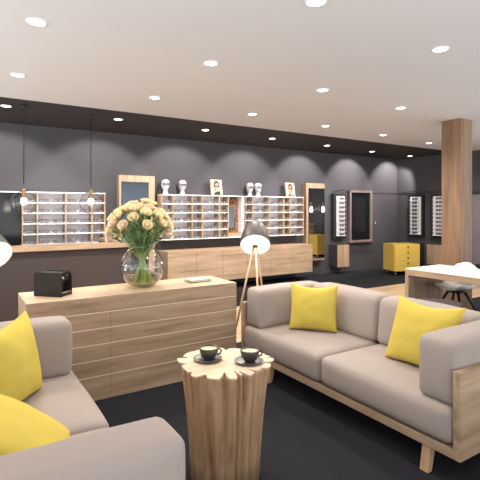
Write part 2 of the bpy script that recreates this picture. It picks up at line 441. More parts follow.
# local: front (+x faces right-down) ; body
w, d, h = .15, .24, .20
m = MB(); m.box(-.02, .12, -.0, .012, 0, h); m.box(-.02, .12, .148, .16, 0, h)
cmr = cm
cm.rotation_euler = (0, 0, R(-45))
def mk_machine():
    # local x: towards right-front dir (.7,-.7) is -y ... built with long axis y, front at -? 
    m = MB()
    prof = [(-.13, .0), (.13, 0), (.13, .165), (.105, .2), (-.10, .2), (-.13, .19)]
    # side plates (big faces), normal +-y
    for y0, y1 in ((-.075, -.066), (.066, .075)):
        lo = [Vector((p[0], y0, p[1])) for p in prof]; hi = [Vector((p[0], y1, p[1])) for p in prof]
        m.rings([lo, hi], smooth=False)
    m.obj('side_panel', ['machine'], cm)
    MB().box(-.128, .06, -.066, .066, .002, .192, bevel=.006).obj('body', ['black_matte'], cm)
    MB().box(.06, .112, -.066, .066, .125, .195, bevel=.005).obj('brew_head', ['black'], cm)
    MB().box(.06, .128, -.066, .066, .002, .03, bevel=.003).obj('drip_tray_base', ['black'], cm)
    MB().box(.062, .126, -.06, .06, .0305, .036).obj('drip_tray', ['silver'], cm)
    MB().lathe([(.001, 0), (.011, 0), (.012, .004), (.012, .02), (.008, .03)], 16, axis=Matrix.Rotation(math.pi, 3, 'X')).obj('spout', ['black'], cm).location = (.092, 0, .126)
    MB().lathe([(.001, .012), (.012, .012), (.013, .008), (.013, 0)], 20, axis=Matrix.Rotation(math.pi / 2, 3, 'Y')).obj('button', ['silver'], cm).location = (.112, -.035, .155)
    MB().lathe([(.001, .004), (.005, .004), (.005, 0)], 12, axis=Matrix.Rotation(math.pi / 2, 3, 'Y')).obj('indicator', ['silver'], cm).location = (.112, .03, .17)
mk_machine()
cm.rotation_euler = (0, 0, R(-45)); cm.location = (.655, 4.0, Z_ + .001)

# card tray
ct = thing('card_tray', 'small glass tray of printed cards on the right end of the sideboard', 'tray', (2.02, 3.99, Z_ + .001), R(4))
m = MB(); m.box(-.12, .12, -.075, .075, 0, .004); m.box(-.12, .12, -.075, -.071, .004, .03); m.box(-.12, .12, .071, .075, .004, .03); m.box(-.12, -.116, -.071, .071, .004, .03); m.box(.116, .12, -.071, .071, .004, .03)
m.obj('tray', ['tray'], ct)
m = MB(); m.box(-.112, -.01, -.066, .066, .005, .028, 0); m.box(.01, .112, -.066, .066, .005, .028, 0)
for k in range(4): m.box(-.09, -.03 - .01 * (k % 2), -.04 + .022 * k, -.034 + .022 * k, .028, .0285, 1)
for k in range(3): m.box(.02, .08 - .015 * k, -.03 + .022 * k, -.024 + .022 * k, .028, .0285, 1)
m.obj('cards', ['card', 'card_ink'], ct)

# ---------------------------------------------------------------- vase and roses
VX, VY, VZ = 1.44, 4.0, Z_ + .001
RV = .205
prof = []
def vprof(r0, zc, off=0):
    out = []
    for k in range(0, 25):
        a = -math.pi / 2 + .42 + (math.pi - .42 - .50) * k / 24
        out.append(((r0 - off) * math.cos(a), zc + (r0 - off) * math.sin(a)))
    return out
zc = RV * math.cos(.42)
po = vprof(RV, zc); pi_ = vprof(RV, zc, .004)
neck_r = po[-1][0]
outer = [(.001, 0), (po[0][0], 0)] + po[1:] + [(neck_r * .97, po[-1][1] + .012), (neck_r * 1.08, po[-1][1] + .03)]
inner = [(neck_r * 1.08 - .004, po[-1][1] + .03), (neck_r * .97 - .004, po[-1][1] + .012)] + list(reversed(pi_))[0:-1] + [(.001, .008)]
vase = MB().lathe(outer + inner, 64).obj('glass_vase', ['glass'], None, True)
vase.location = (VX, VY, VZ); tag(vase, 'large round clear glass vase of roses on the sideboard', 'vase')
wl = zc - .07
wp = [(.001, .012)] + [p for p in vprof(RV, zc, .008) if p[1] < wl and p[1] > .012] + [(math.sqrt((RV - .008) ** 2 - (wl - zc) ** 2), wl), (.001, wl)]
wat = MB().lathe(wp, 48).obj('vase_water', ['water'], None, True); wat.location = (VX, VY, VZ); tag(wat, 'pale yellowish water in the bottom of the round glass vase', 'water')
NECK = po[-1][1] + .03
def bloom_mesh(mat, seed):
    m = MB(); rnd = random.Random(seed)
    def petal(ang, rad, hgt, wid, tilt, open_):
        n = 5; g = []
        for i in range(n + 1):
            row = []
            for j in range(n + 1):
                u = 2 * i / n - 1; v = j / n
                rr = rad * (.25 + .75 * math.sin(v * math.pi / 2)) + open_ * v * v
                a = ang + u * wid * (.55 + .45 * math.sin(v * math.pi * .8))
                z = hgt * (v - .12 * u * u * v) - tilt * v * v * v
                row.append(m.bm.verts.new((rr * math.cos(a), rr * math.sin(a), z)))
            g.append(row)
        for i in range(n):
            for j in range(n): m.bm.faces.new((g[i][j], g[i + 1][j], g[i + 1][j + 1], g[i][j + 1])).smooth = True
    for ringi, (cnt, rad, hg, wd, tl, op) in enumerate(((3, .009, .046, 1.3, 0, .002), (4, .017, .047, 1.05, .002, .004), (5, .026, .045, .8, .006, .007), (6, .033, .043, .70, .006, .006))):
        for q in range(cnt): petal(2 * math.pi * q / cnt + ringi * .7 + rnd.uniform(-.2, .2), rad, hg * rnd.uniform(.93, 1.05), wd, tl, op)
    m.sphere((0, 0, .02), .014, 0, 2, (1, 1, 1.6))
    return m.mesh('bloom', mat, True)
blooms = [bloom_mesh('rose', 1), bloom_mesh('rose', 2), bloom_mesh('rose2', 3)]
def leaf(m, base, dirv, up, L, W, mi=0):
    dirv = dirv.normalized(); side = dirv.cross(up).normalized(); n = 5; rows = []
    for i in range(n + 1):
        t = i / n; w = W * math.sin(math.pi * min(1, t * .93 + .05)) ** .8
        c = base + dirv * L * t - up * .25 * L * t * t
        rows.append([m.bm.verts.new(c + side * w), m.bm.verts.new(c - up * w * .25), m.bm.verts.new(c - side * w)])
    for i in range(n):
        for k in range(2):
            f = m.bm.faces.new((rows[i][k], rows[i][k + 1], rows[i + 1][k + 1], rows[i + 1][k])); f.material_index = mi; f.smooth = True
rnd = random.Random(11)
cen = Vector((-.02, 0, .51)); pts = []
tries = 0
while len(pts) < 52 and tries < 6000:
    tries += 1
    a = rnd.uniform(0, 2 * math.pi); el = R(90) - math.acos(rnd.uniform(-.2, 1))
    d = Vector((math.cos(a) * math.cos(el), math.sin(a) * math.cos(el), math.sin(el)))
    p = cen + Vector((d.x * .29, d.y * .26, d.z * .285)) * rnd.uniform(.84, 1.0)
    if d.z < .22 and d.x * -.33 + d.y * -.94 > .35: continue
    if all((p - q[0]).length > .070 for q in pts): pts.append((p, d))
for k, (p, d) in enumerate(pts):
    t = thing('rose', 'pale cream-yellow rose in the bouquet in the round glass vase', 'flower', (VX, VY, VZ), 0, 'roses in the round glass vase')
    a = math.atan2(p.y, p.x)
    foot = Vector((-math.cos(a) * .085 + rnd.uniform(-.03, .03), -math.sin(a) * .085 + rnd.uniform(-.03, .03), .022 + rnd.uniform(0, .01)))
    nk = Vector((math.cos(a) * .045, math.sin(a) * .045, NECK)) * 1.0
    path = []
    for i in range(9):
        s = i / 8; A = foot.lerp(nk, s); B = nk.lerp(p, s); path.append(A.lerp(B, s))
    MB().tube(path, .0032, 6).obj('stem', ['stem'], t, True)
    b = bpy.data.objects.new('bloom', blooms[k % 3]); C.objects.link(b); b.parent = t; b.location = p - d * .02
    dd = (d + Vector((-.1, -.35, .4))).normalized(); b.rotation_euler = dd.to_track_quat('Z', 'Y').to_euler(); sc = rnd.uniform(1.2, 1.45); b.scale = (sc, sc, sc)
    m = MB()
    for q in range(4):
        i = rnd.choice([6, 7, 7, 8]); base = path[i - 1].lerp(path[i], rnd.random())
        dv = Vector((rnd.uniform(-1, 1), rnd.uniform(-1, 1), rnd.uniform(-.1, .7)))
        leaf(m, base, dv, Vector((0, 0, 1)), rnd.uniform(.05, .075), rnd.uniform(.011, .017))
    m.obj('leaves', ['leaf2'], t, True)
m = MB()
for k in range(620):
    a = rnd.uniform(0, 2 * math.pi); rr = rnd.uniform(.02, 1); z = rnd.uniform(-.17, .2)
    lim = .07 + (z + .17) * .8; lim = min(lim, .27)
    base = Vector((math.cos(a) * rr * lim, math.sin(a) * rr * lim, .50 + z))
    leaf(m, base, Vector((math.cos(a), math.sin(a), rnd.uniform(-.2, 1.4))), Vector((0, 0, 1)), rnd.uniform(.035, .07), rnd.uniform(.008, .015), k % 2)
for k in range(26):
    a = rnd.uniform(0, 6.28); e = Vector((math.cos(a) * .2 * rnd.random(), math.sin(a) * .2 * rnd.random(), .55 + .1 * rnd.random()))
    m.tube([Vector((-math.cos(a) * .05, -math.sin(a) * .05, .03)), Vector((math.cos(a) * .02, math.sin(a) * .02, NECK - .02)), e], .002, 5, 0)
o = m.obj('bouquet_greenery', ['leaf', 'leaf2'], None, True); o.location = (VX, VY, VZ); tag(o, 'green filler foliage among the roses in the glass vase', 'foliage', kind='stuff')

# ---------------------------------------------------------------- tripod floor lamps
def make_lamp(label, loc, rz, head_z=1.2, tilt=50, legs=((182, .27), (49, .27), (-76, .25))):
    t = thing('tripod_floor_lamp', label, 'floor lamp', loc, rz)
    apex = Vector((0, 0, head_z - .10))
    for k, (a, rr) in enumerate(legs):
        f = Vector((math.cos(R(a)) * rr, math.sin(R(a)) * rr, 0)); tp = apex + Vector((math.cos(R(a)) * .018, math.sin(R(a)) * .018, 0))
        n = 10; pts = [f.lerp(tp, i / n) for i in range(n + 1)]
        MB().tube([f, f.lerp(tp, .5), tp], [.009, .012, .011], 10).obj('leg', ['leg_wood'], t, True)
    MB().lathe([(.001, 0), (.03, 0), (.032, .02), (.02, .035), (.008, .045), (.008, .11), (.001, .11)], 20, c=(0, 0, head_z - .12)).obj('leg_hub', ['black_matte'], t, True)
    # shade: opening faces -y and downwards
    ax = Matrix.Rotation(R(tilt), 3, 'X')
    # profile along +z from opening (z=0) to tip (z=.36)
    po = [(.168, 0), (.169, .03), (.164, .09), (.151, .16), (.128, .23), (.095, .295), (.058, .338), (.028, .357), (.001, .364)]
    pi2 = [(r - .004 if r > .01 else r, z - (.004 if z > .1 else 0)) for r, z in po]
    c = Vector((0, 0, head_z)) 
    off = ax @ Vector((0, 0, -.12))
    cc = c + off
    sh = MB().lathe(po, 48, c=cc, axis=ax).obj('lamp_shade', ['shade'], t, True)
    MB().lathe(pi2, 48, c=cc, axis=ax).obj('shade_lining', ['shade_in'], t, True, label='white inner face of shade')
    MB().lathe([(.162, -.003), (.168, -.003), (.168, .012), (.162, .012)], 48, c=cc, axis=ax).obj('shade_rim', ['shade_in'], t, True)
    MB().sphere(cc + ax @ Vector((0, 0, .09)), .062, 0, 3).obj('bulb', ['bulb_big'], t, True)
    MB().lathe([(.03, .14), (.03, .2), (.001, .2)], 16, c=cc, axis=ax).obj('bulb_socket', ['black_matte'], t, True)
    MB().lathe([(.012, .36), (.014, .375), (.006, .39), (.001, .391)], 16, c=cc, axis=ax).obj('finial', ['shade'], t, True)
    l = bpy.data.lights.new('lamp_point', 'SPOT'); l.energy = 9; l.spot_size = R(150); l.spot_blend = .4; l.color = (1, .93, .84); l.shadow_soft_size = .05
    lo = bpy.data.objects.new('lamp_glow', l); C.objects.link(lo)
    Rz = Matrix.Rotation(rz, 3, 'Z'); lo.location = Vector(loc) + Rz @ (cc + ax @ Vector((0, 0, .015)))
    lo.rotation_euler = (Rz @ (ax @ Vector((0, 0, -1)))).to_track_quat('-Z', 'Y').to_euler()
    return t
make_lamp('tripod floor lamp with dark dome shade standing between sideboard and right sofa', (2.815, 4.13, 0), R(-34), head_z=1.272, tilt=-46)
make_lamp('tripod floor lamp cut off by the left edge, only its lit shade showing', (.185, 4.45, 0), R(22), head_z=1.25, tilt=-52, legs=((78, .28), (168, .28), (228, .26)))

# ---------------------------------------------------------------- service counter
rc = thing('service_counter', 'dark L-shaped service counter with pale wood top behind the sideboard', 'counter')
MB().box(-1.6, 2.08, 6.25, 6.32, 0, 1.045).obj('front_panel', ['counter_dark'], rc)
MB().box(2.02, 2.08, 6.32, 7.80, 0, 1.045).obj('end_panel', ['counter_dark'], rc)
MB().box(-1.65, 2.13, 6.20, 6.66, 1.046, 1.10, bevel=.003).obj('worktop', ['oak_x'], rc)
MB().box(2.01, 2.13, 6.661, 7.80, 1.046, 1.10, bevel=.003).obj('return_worktop', ['oak_y'], rc)

# ---------------------------------------------------------------- pendants
def make_pendant(label, x, y, z, r=.165):
    t = thing('globe_pendant', label, 'pendant lamp', (x, y, H), 0, 'clear globe pendants')
    dz = z - H
    MB().lathe([(.001, -.001), (.045, -.001), (.045, -.02), (.04, -.03), (.008, -.035), (.001, -.035)], 24).obj('ceiling_canopy', ['black_matte'], t, True)
    MB().tube([(0, 0, -.03), (0, 0, dz + r + .09)], .006, 8).obj('cord', ['black_matte'], t, True)
    MB().lathe([(.001, dz + r + .03), (.02, dz + r + .03), (.025, dz + r + .02), (.025, dz + .075), (.018, dz + .06), (.001, dz + .06)], 20).obj('lamp_socket', ['brass'], t, True)
    a0 = .16
    out = [(r * math.sin(a0 + (math.pi - a0) * k / 28) + 1e-4, dz + r * math.cos(a0 + (math.pi - a0) * k / 28)) for k in range(29)]
    MB().lathe(out, 40).obj('glass_globe', ['glass'], t, True)
    MB().sphere((0, 0, dz + .025), .042, 0, 3, (1, 1, 1.15)).obj('bulb', ['bulb'], t, True)
    l = bpy.data.lights.new('p', 'POINT'); l.energy = 2; l.color = (1, .9, .78); l.shadow_soft_size = .05
    lo = bpy.data.objects.new('pendant_glow', l); C.objects.link(lo); lo.location = (x, y, z + .02 - .09)
    return t
make_pendant('clear glass globe pendant over the counter, left one, before the dark screen', .71, 6.6, 1.675)
make_pendant('clear glass globe pendant over the counter, right one, before the white shelves', 1.63, 6.75, 1.685)

# ---------------------------------------------------------------- eyewear
def ring_path(cx, cz, a, b, n=14, y=0):
    return [(cx + a * math.copysign(abs(math.cos(t)) ** .75, math.cos(t)), y, cz + b * math.copysign(abs(math.sin(t)) ** .75, math.sin(t))) for t in (2 * math.pi * k / n for k in range(n))]
fr = MB(); fr.tube(ring_path(-.036, .024, .03, .021), .0045, 6, closed=True); fr.tube(ring_path(.036, .024, .03, .021), .0045, 6, closed=True)
fr.tube([(-.008, 0, .032), (0, 0, .036), (.008, 0, .032)], .004, 6)
FR = fr.mesh('eyewear_frame', 'frame_black', True)
LN = []
for s in (-1, 1):
    m = MB(); p = ring_path(s * .036, .024, .028, .019, y=-.0015); q = [(a, .0015, c) for a, b, c in p]
    m.rings([[Vector(v) for v in p], [Vector(v) for v in q]], smooth=False); LN.append(m.mesh('lens', 'lens_dark'))
TP = []
for s in (-1, 1):
    m = MB(); m.tube([(s * .066, 0, .034), (s * .069, .03, .034), (s * .068, .09, .031), (s * .064, .125, .008)], .0034, 6); TP.append(m.mesh('temple', 'frame_black', True))
def eyewear(label, loc, rz, group, simple=False, sc=1.0, cat='glasses', name='eyeglasses'):
    t = thing(name, label, cat, loc, rz, group); t.scale = (sc, sc, sc)
    for nm, me in (('frame_front', FR), ('lens', LN[0]), ('lens', LN[1]), ('temple', TP[0]), ('temple', TP[1])):
        o = bpy.data.objects.new(nm, me); C.objects.link(o); o.parent = t
    return t
ORD = ['leftmost', 'second from the left', 'third from the left', 'fourth from the left', 'fifth from the left', 'sixth from the left', 'seventh from the left', 'eighth from the left', 'ninth from the left']
ROW = ['bottom', 'second lowest', 'middle', 'second highest', 'top']
def display(name, label, xs, cols, where, group, edge_mat='oak_x', yf=7.85, yb=8.08, z0=1.0, z1=1.88, div_mat='oak_z', skip=()):
    t = thing(name, label, 'display shelf', ((xs[0] + xs[-1]) / 2, yb, 0))
    cx, cy = (xs[0] + xs[-1]) / 2, yb
    a, b = xs[0] - cx, xs[-1] - cx; f, k = yf - cy, 0
    MB().box(a, b, -.012, 0, z0, z1).obj('back_panel', ['white'], t)
    MB().box(a, b, f, -.0125, z1 - .018, z1).obj('top_panel', ['white'], t)
    MB().box(a, b, f, -.0125, z0, z0 + .018).obj('bottom_panel', ['white'], t)
    for i, x in enumerate(xs):
        e = i in (0, len(xs) - 1)
        xa = x - cx - .009; xa = max(a, min(b - .018, xa))
        MB().box(xa, xa + .018, f + .001, -.0125, z0 + .0185, z1 - .0185).obj('side_panel' if e else 'divider', [div_mat], t)
    rows = 5; pitch = (z1 - z0 - .018) / rows
    for r_ in range(1, rows):
        z = z0 + pitch * r_
        for i in range(len(xs) - 1):
            MB().box(xs[i] - cx + .0095, xs[i + 1] - cx - .0095, f + .004, -.0125, z, z + .018).obj('shelf', ['white'], t)
    for r_ in range(rows):
        i = 0; z = z0 + pitch * r_ + .0185
        for ci, c in enumerate(cols):
            wd = xs[ci + 1] - xs[ci]
            for q in range(c):
                px = xs[ci] + wd * (q + .5) / c
                eyewear('glasses %s on the %s shelf, %s' % (ORD[i], ROW[r_], where), (px, yf + .055, z + .005), R(rnd.uniform(-8, 8)), group, sc=1.12)
                i += 1
    return t
display('eyewear_display', 'white five-row glasses shelf unit on the wall behind the counter', [.815, 1.046, 1.485, 1.917, 2.147], [1, 2, 2, 1], 'white unit behind counter', 'glasses shown behind the counter')
display('eyewear_display', 'white and wood glasses shelf unit below two mannequin heads, left of the copper niche', [3.20, 3.44, 3.85, 4.076, 4.475, 4.69], [1, 2, 1, 2, 1], 'unit left of copper niche', 'glasses shown left of the copper niche')
display('eyewear_display', 'white and wood glasses shelf unit behind the floor lamp, right of the copper niche', [5.075, 5.29, 5.73, 6.14, 6.325, 6.72], [1, 2, 2, 1, 2], 'unit right of copper niche', 'glasses shown right of the copper niche')
# copper niche between
nc = thing('mirror_niche', 'narrow niche of copper wooden blocks with a small mirror between the shelf units', 'display niche', (4.88, 8.08, 0))
MB().box(-.185, .185, -.03, 0, 1.0, 1.88).obj('back_panel', ['oak_z'], nc)
MB().box(-.185, .185, -.23, -.031, 1.862, 1.88).obj('top_panel', ['white'], nc)
MB().box(-.185, .185, -.23, -.031, 1.0, 1.018).obj('bottom_panel', ['white'], nc)
MB().box(-.183, .12, -.2, -.031, 1.02, 1.10).obj('ledge', ['oak_x'], nc)
m = MB()
for r_ in range(14):
    for c in range(7):
        x = -.18 + c * .042 + (r_ % 2) * .018; dd = .03 + .05 * rnd.random()
        if x + .04 < .125: m.box(x, x + .038, -.031 - dd, -.031, 1.105 + r_ * .054, 1.155 + r_ * .054)
m.obj('block_wall', ['copper'], nc)
m = MB(); m.box(-.15, .0, -.13, -.115, 1.2, 1.66, 0); m.obj('mirror', ['mirror_grey'], nc)
MB().box(.13, .178, -.23, -.031, 1.02, 1.86).obj('end_panel', ['white'], nc)

# dark glass screen to the left of the counter shelf
ds = thing('glass_screen', 'dark glass panel with white edges beside the shelves, cut by the left edge', 'screen', (-.1, 8.08, 0))
MB().box(-1.2, .905, -.2, 0, 1.0, 1.86).obj('panel', ['dark_glass'], ds)
MB().box(-1.2, .905, -.23, 0, 1.861, 1.88).obj('top_edge', ['white'], ds)
MB().box(-1.2, .905, -.23, 0, .975, .998).obj('bottom_edge', ['white'], ds)

# ---------------------------------------------------------------- mannequin heads
def head_mesh():
    m = MB(); prof = [  # z, half width, front, back
        (0, .055, .055, .055), (.012, .056, .055, .056), (.03, .042, .04, .045), (.06, .037, .032, .045), (.085, .038, .03, .055), (.095, .044, .055, .065),
        (.104, .049, .078, .072), (.12, .056, .086, .082), (.14, .063, .087, .092), (.158, .067, .085, .098), (.18, .071, .086, .103), (.2, .073, .087, .104), (.22, .073, .085, .103),
        (.24, .069, .077, .097), (.258, .058, .06, .082), (.27, .042, .042, .06), (.278, .02, .02, .03)]
    n = 40; rs = []
    for z, w, f, b in prof:
        r = []
        for j in range(n):
            a = 2 * math.pi * j / n; ca, sa = math.cos(a), math.sin(a)
            x = w * math.copysign(abs(ca) ** .9, ca); y = -(f if sa > 0 else b) * sa
            d = abs(a - math.pi / 2)
            if sa > 0 and .135 < z < .2:
                nose = math.exp(-(d / .16) ** 2) * (.024 * max(0, 1 - abs(z - .15) / .045)); y -= nose
                if .17 < z < .195: y += .011 * math.exp(-((d - .42) / .2) ** 2)
            if sa > 0 and .115 < z < .13: y -= .005 * math.exp(-(d / .3) ** 2)
            if .13 < z < .19 and abs(sa) < .25: x *= 1.10
            r.append(Vector((x, y, z)))
        rs.append(r)
    m.rings(rs, cap=True); return m.mesh('mannequin_head', 'plaster', True)
HM = head_mesh()
for x, y, rz, lb, sg in ((3.33, 7.97, -12, 'glossy white mannequin head on the left shelf unit, nearer the wood-framed mirror', 1), (3.69, 7.97, -12, 'glossy white mannequin head on the left shelf unit, second from the mirror', 1),
                     (5.29, 7.97, -12, 'white mannequin head behind the floor lamp, left one of that pair', 1), (5.51, 7.97, -12, 'white mannequin head behind the floor lamp, right one of that pair', 1)):
    o = bpy.data.objects.new('mannequin_head', HM); C.objects.link(o); o.location = (x, y, 1.881); o.rotation_euler = (0, 0, R(rz)); o.scale = (1.05, 1.05, 1.05)
    tag(o, lb, 'mannequin head', 'white mannequin heads')
    Rz = Matrix.Rotation(R(rz), 3, 'Z')
    e = eyewear('dark glasses worn by ' + lb.replace('glossy ', '').replace(' shelf unit','').replace('behind the floor lamp','by the lamp'), Vector((x, y, 1.881)) + Rz @ Vector((0, -.110, .168)), R(rz), 'glasses on the mannequin heads', sc=1.02, name='eyeglasses')

# ---------------------------------------------------------------- portrait blocks
def portrait(label, x, y, rz, flip):
    t = thing('portrait_canvas', label, 'picture', (x, y, 1.881), rz, 'portrait blocks on the shelf units')
    t.rotation_euler = (R(-8), 0, rz)
    w, h = .145, .33
    MB().box(-w, w, -.02, .02, 0, h).obj('canvas_block', ['oak_z'], t)
    m = MB(); y = -.0205
    def el(cx, cz, a, b, mi, dy=0, n=20): m.poly([(cx + a * math.cos(2 * math.pi * k / n), y - dy, cz + b * math.sin(2 * math.pi * k / n)) for k in range(n)], mi)
    m.poly([(-w + .004, y, .004), (w - .004, y, .004), (w - .004, y, h - .004), (-w + .004, y, h - .004)], 0)
    s = -1 if flip else 1
    el(.0 * s, .205, .082, .105, 2, .0004); m.poly([(-.06, y - .0004, .09), (-.03, y - .0004, .09), (-.04, y - .0004, .22), (-.068, y - .0004, .2)], 2)
    el(.005 * s, .178, .056, .078, 1, .0008); m.poly([(-.02, y - .0008, .06), (.03, y - .0008, .06), (.025, y - .0008, .13), (-.015, y - .0008, .13)], 1)
    m.poly([(-.10, y - .0012, .005), (.10, y - .0012, .005), (.085, y - .0012, .05), (.03, y - .0012, .08), (-.02, y - .0012, .08), (-.08, y - .0012, .055)], 3)
    el(-.022, .19, .026, .018, 3, .0014); el(.034, .19, .026, .018, 3, .0014); m.poly([(-.01, y - .0014, .19), (.02, y - .0014, .19), (.02, y - .0014, .195), (-.01, y - .0014, .195)], 3)
    el(.006, .145, .014, .004, 4, .0012)
    if flip: el(.02, .045, .035, .03, 1, .0016)
    else: el(.05, .06, .035, .035, 3, .0018)
    m.obj('print', ['canvas', 'skin', 'hair', 'black_matte', 'copper'], t)
portrait('portrait block of a person in dark glasses, standing on the left shelf unit', 4.47, 7.97, R(10), False)
portrait('portrait block of a person in dark glasses, on the right shelf unit', 6.42, 7.97, R(8), True)

# ---------------------------------------------------------------- wall-hung cabinets
wc = thing('wall_cabinet', 'long wall-hung oak cabinet with flat doors below the central shelf units', 'cabinet', (3.2, 8.08, 0))
MB().box(0, 3.52, -.51, 0, .185, .80).obj('carcass', ['oak_x'], wc)
for k in range(6):
    MB().box(.003 + k * .5867, .5867 * (k + 1) - .003, -.53, -.5105, .187, .798).obj('door', ['oak_x'], wc)

# wood-framed tall mirrors
def tall_mirror(label, x0, x1, gx0, gx1, glass, low):
    t = thing('wall_mirror', label, 'mirror', ((x0 + x1) / 2, 8.08, 0)); c = (x0 + x1) / 2
    a, b = x0 - c, x1 - c
    MB().box(a, b, -.14, 0, .375, 2.22).obj('backing_board', ['oak_z'], t)
    MB().box(gx0 - c, gx1 - c, -.144, -.1405, .40, 2.09).obj('mirror_glass', [glass], t)
    m = MB(); m.box(gx0 - c - .012, gx1 - c + .012, -.146, -.141, 2.09, 2.102); m.box(gx0 - c - .012, gx0 - c, -.146, -.141, .40, 2.09)
    m.obj('mirror_edge', ['black_matte'], t)
tall_mirror('tall wood-framed wall mirror partly hidden by the rose bouquet', 2.42, 3.10, 2.47, 2.98, 'mirror_grey', 0)
tall_mirror('tall wood-framed wall mirror right of the shelf units, showing yellow reflection', 6.87, 7.45, 6.945, 7.448, 'mirror', 1)

# black framed mirror
bm_ = thing('wall_mirror', 'dark mirror in a thin rosy-brown frame on the wall near the corner', 'mirror', (8.8, 8.09, 0))
MB().box(-.36, .36, -.05, 0, .80, 2.03).obj('mirror_glass', ['dark_glass'], bm_)
m = MB(); m.box(-.42, -.36, -.09, 0, .74, 2.09); m.box(.36, .42, -.09, 0, .74, 2.09); m.box(-.36, .36, -.09, 0, .74, .80); m.box(-.36, .36, -.09, 0, 2.03, 2.09)
m.obj('mirror_frame', ['frame_rose'], bm_)
o = MB().lathe([(.001, .02), (.02, .02), (.022, 0), (.001, 0)], 16, axis=Matrix.Rotation(R(90), 3, 'X')).obj('coat_hook', ['silver'], None, True); o.location = (9.45, 8.099, 1.22)
tag(o, 'small metal knob on the dark wall right of the rosy framed mirror', 'knob')

# tall illuminated-looking eyewear towers on walls
def tower(label, where, loc, rz, w=.27, h0=.93, h1=1.93, n=9, group=None):
    t = thing('eyewear_tower', label, 'display shelf', loc, rz)
    # local: wall at y=0, faces -y
    MB().box(-w / 2 - .09, w / 2 + .05, -.10, 0, h0 - .06, h1 + .06).obj('backing_board', ['black_matte'], t)
    MB().box(-w / 2, w / 2, -.115, -.1005, h0, h1).obj('light_panel', ['white'], t)
    pitch = (h1 - h0) / n
    for k in range(n):
        MB().box(-w / 2, w / 2, -.165, -.1155, h0 + k * pitch, h0 + k * pitch + .012).obj('shelf', ['white'], t)
    m = MB(); m.tube([(-w / 2 - .07, -.06, h1 + .06), (-w / 2 - .07, -.06, h1 + .1), (-w / 2 - .07, -.34, h1 + .13)], .007, 6); m.tube([(-w / 2 - .07, -.34, h1 + .13), (w / 2 + .03, -.34, h1 + .13)], .01, 6)
    m.sphere((-w / 2 - .07, -.04, h1 + .03), .03, 0, 2)
    m.obj('lamp_arm', ['black_matte'], t, True)
    Rz = Matrix.Rotation(rz, 3, 'Z')
    nm = ['bottom shelf', 'second shelf up', 'third shelf up', 'fourth shelf up', 'fifth shelf up', 'fifth shelf down', 'fourth shelf down', 'third shelf down', 'second shelf down', 'top shelf']
    for k in range(n):
        p = Vector(loc) + Rz @ Vector((0, -.155, h0 + k * pitch + .0185))
        eyewear('glasses on the %s of %s' % (nm[k] if k < 5 else nm[10 - n + k], where), p, rz + R(rnd.uniform(-6, 6)), group, sc=1.15)
    return t
tower('narrow white glasses column on dark backing, left of the rosy framed mirror', 'the column left of the rosy framed mirror', (8.03, 8.09, 0), 0, group='glasses on the column by the rosy framed mirror')
tower('narrow white glasses column on the right wall, above the yellow cabinet', 'the right wall column above yellow cabinet', (10.34, 7.42, 0), R(-90), w=.32, n=10, group='glasses on the right wall column above the yellow cabinet')
tower('narrow white glasses column on the right wall, beside the timber column', 'the right wall column beside the timber column', (10.34, 6.72, 0), R(-90), w=.36, n=10, group='glasses on the right wall column beside the timber column')

def wallbox(label, loc, rz, w, d, z0, z1):
    t = thing('wall_drawer_unit', label, 'cabinet', loc, rz)
    MB().box(-w / 2, w / 2, -d, 0, z0, z1).obj('carcass', ['wall_dark'], t)
    MB().box(-w / 2, w / 2, -d - .02, -d - .0005, z0, z1).obj('drawer_front', ['oak_z'], t)
wallbox('small wall-hung drawer box with wood front left of the rosy framed mirror', (7.94, 8.09, 0), 0, .39, .28, .18, .72)
wallbox('small wood-fronted wall box on the right wall, mostly behind the yellow cabinet', (10.34, 7.45, 0), R(-90), .42, .2, .19, .70)
wallbox('small wood-fronted wall box on the right wall beside the timber column', (10.34, 6.78, 0), R(-90), .46, .2, .19, .70)
m = MB(); m.box(-.5, .5, -.06, 0, .3, 1.95, 0)
t = thing('glass_cabinet', 'black framed grey glass panel on the right wall, right of the timber column', 'display cabinet', (10.34, 5.41, 0), R(-90))
MB().box(-.5, .5, -.05, 0, .3, 1.95).obj('glass_panel', ['lens_dark'], t)
m = MB(); m.box(-.56, -.5, -.08, 0, .24, 2.01); m.box(.5, .56, -.08, 0, .24, 2.01); m.box(-.5, .5, -.08, 0, 1.95, 2.01); m.box(-.5, .5, -.08, 0, .24, .3); m.obj('frame', ['black_matte'], t)

# ---------------------------------------------------------------- yellow drawer cabinets
def yellow_cab(label, loc, rz, w=.70, d=.50):
    t = thing('drawer_cabinet', label, 'cabinet', loc, rz)
    MB().box(0, w, .02, d, .105, .755, bevel=.004).obj('body', ['yellow_lac'], t)
    for k in range(5):
        f = MB().box(.012, w - .012, -.0, .0195, .11 + k * .128, .11 + k * .128 + .124, bevel=.002).obj('drawer', ['yellow_lac'], t)
        kb = MB().lathe([(.001, -.026), (.018, -.026), (.02, -.02), (.01, -.004), (.01, 0)], 14, axis=Matrix.Rotation(R(-90), 3, 'X')).obj('knob', ['black_matte'], f, True)
        kb.location = (w / 2, 0, .172 + k * .128)
    for x in (.06, w - .06):
        for y in (.07, d - .06):
            c = MB().lathe([(.001, -.014), (.032, -.014), (.036, -.008), (.036, .008), (.032, .014), (.001, .014)], 20, axis=Matrix.Rotation(R(90), 3, 'Y')).obj('caster', ['silver'], t, True); c.location = (x, y, .037)
            b = MB().box(-.018, .018, -.012, .012, .03, .067).obj('caster_bracket', ['black_matte'], c)
    return t
yellow_cab('yellow five-drawer cabinet on casters in the far corner', (8.76, 6.92, 0), R(-18))
yellow_cab('second yellow drawer cabinet out of view on the right, seen reflected in the mirror', (9.88, 4.5, 0), 0, w=.44)

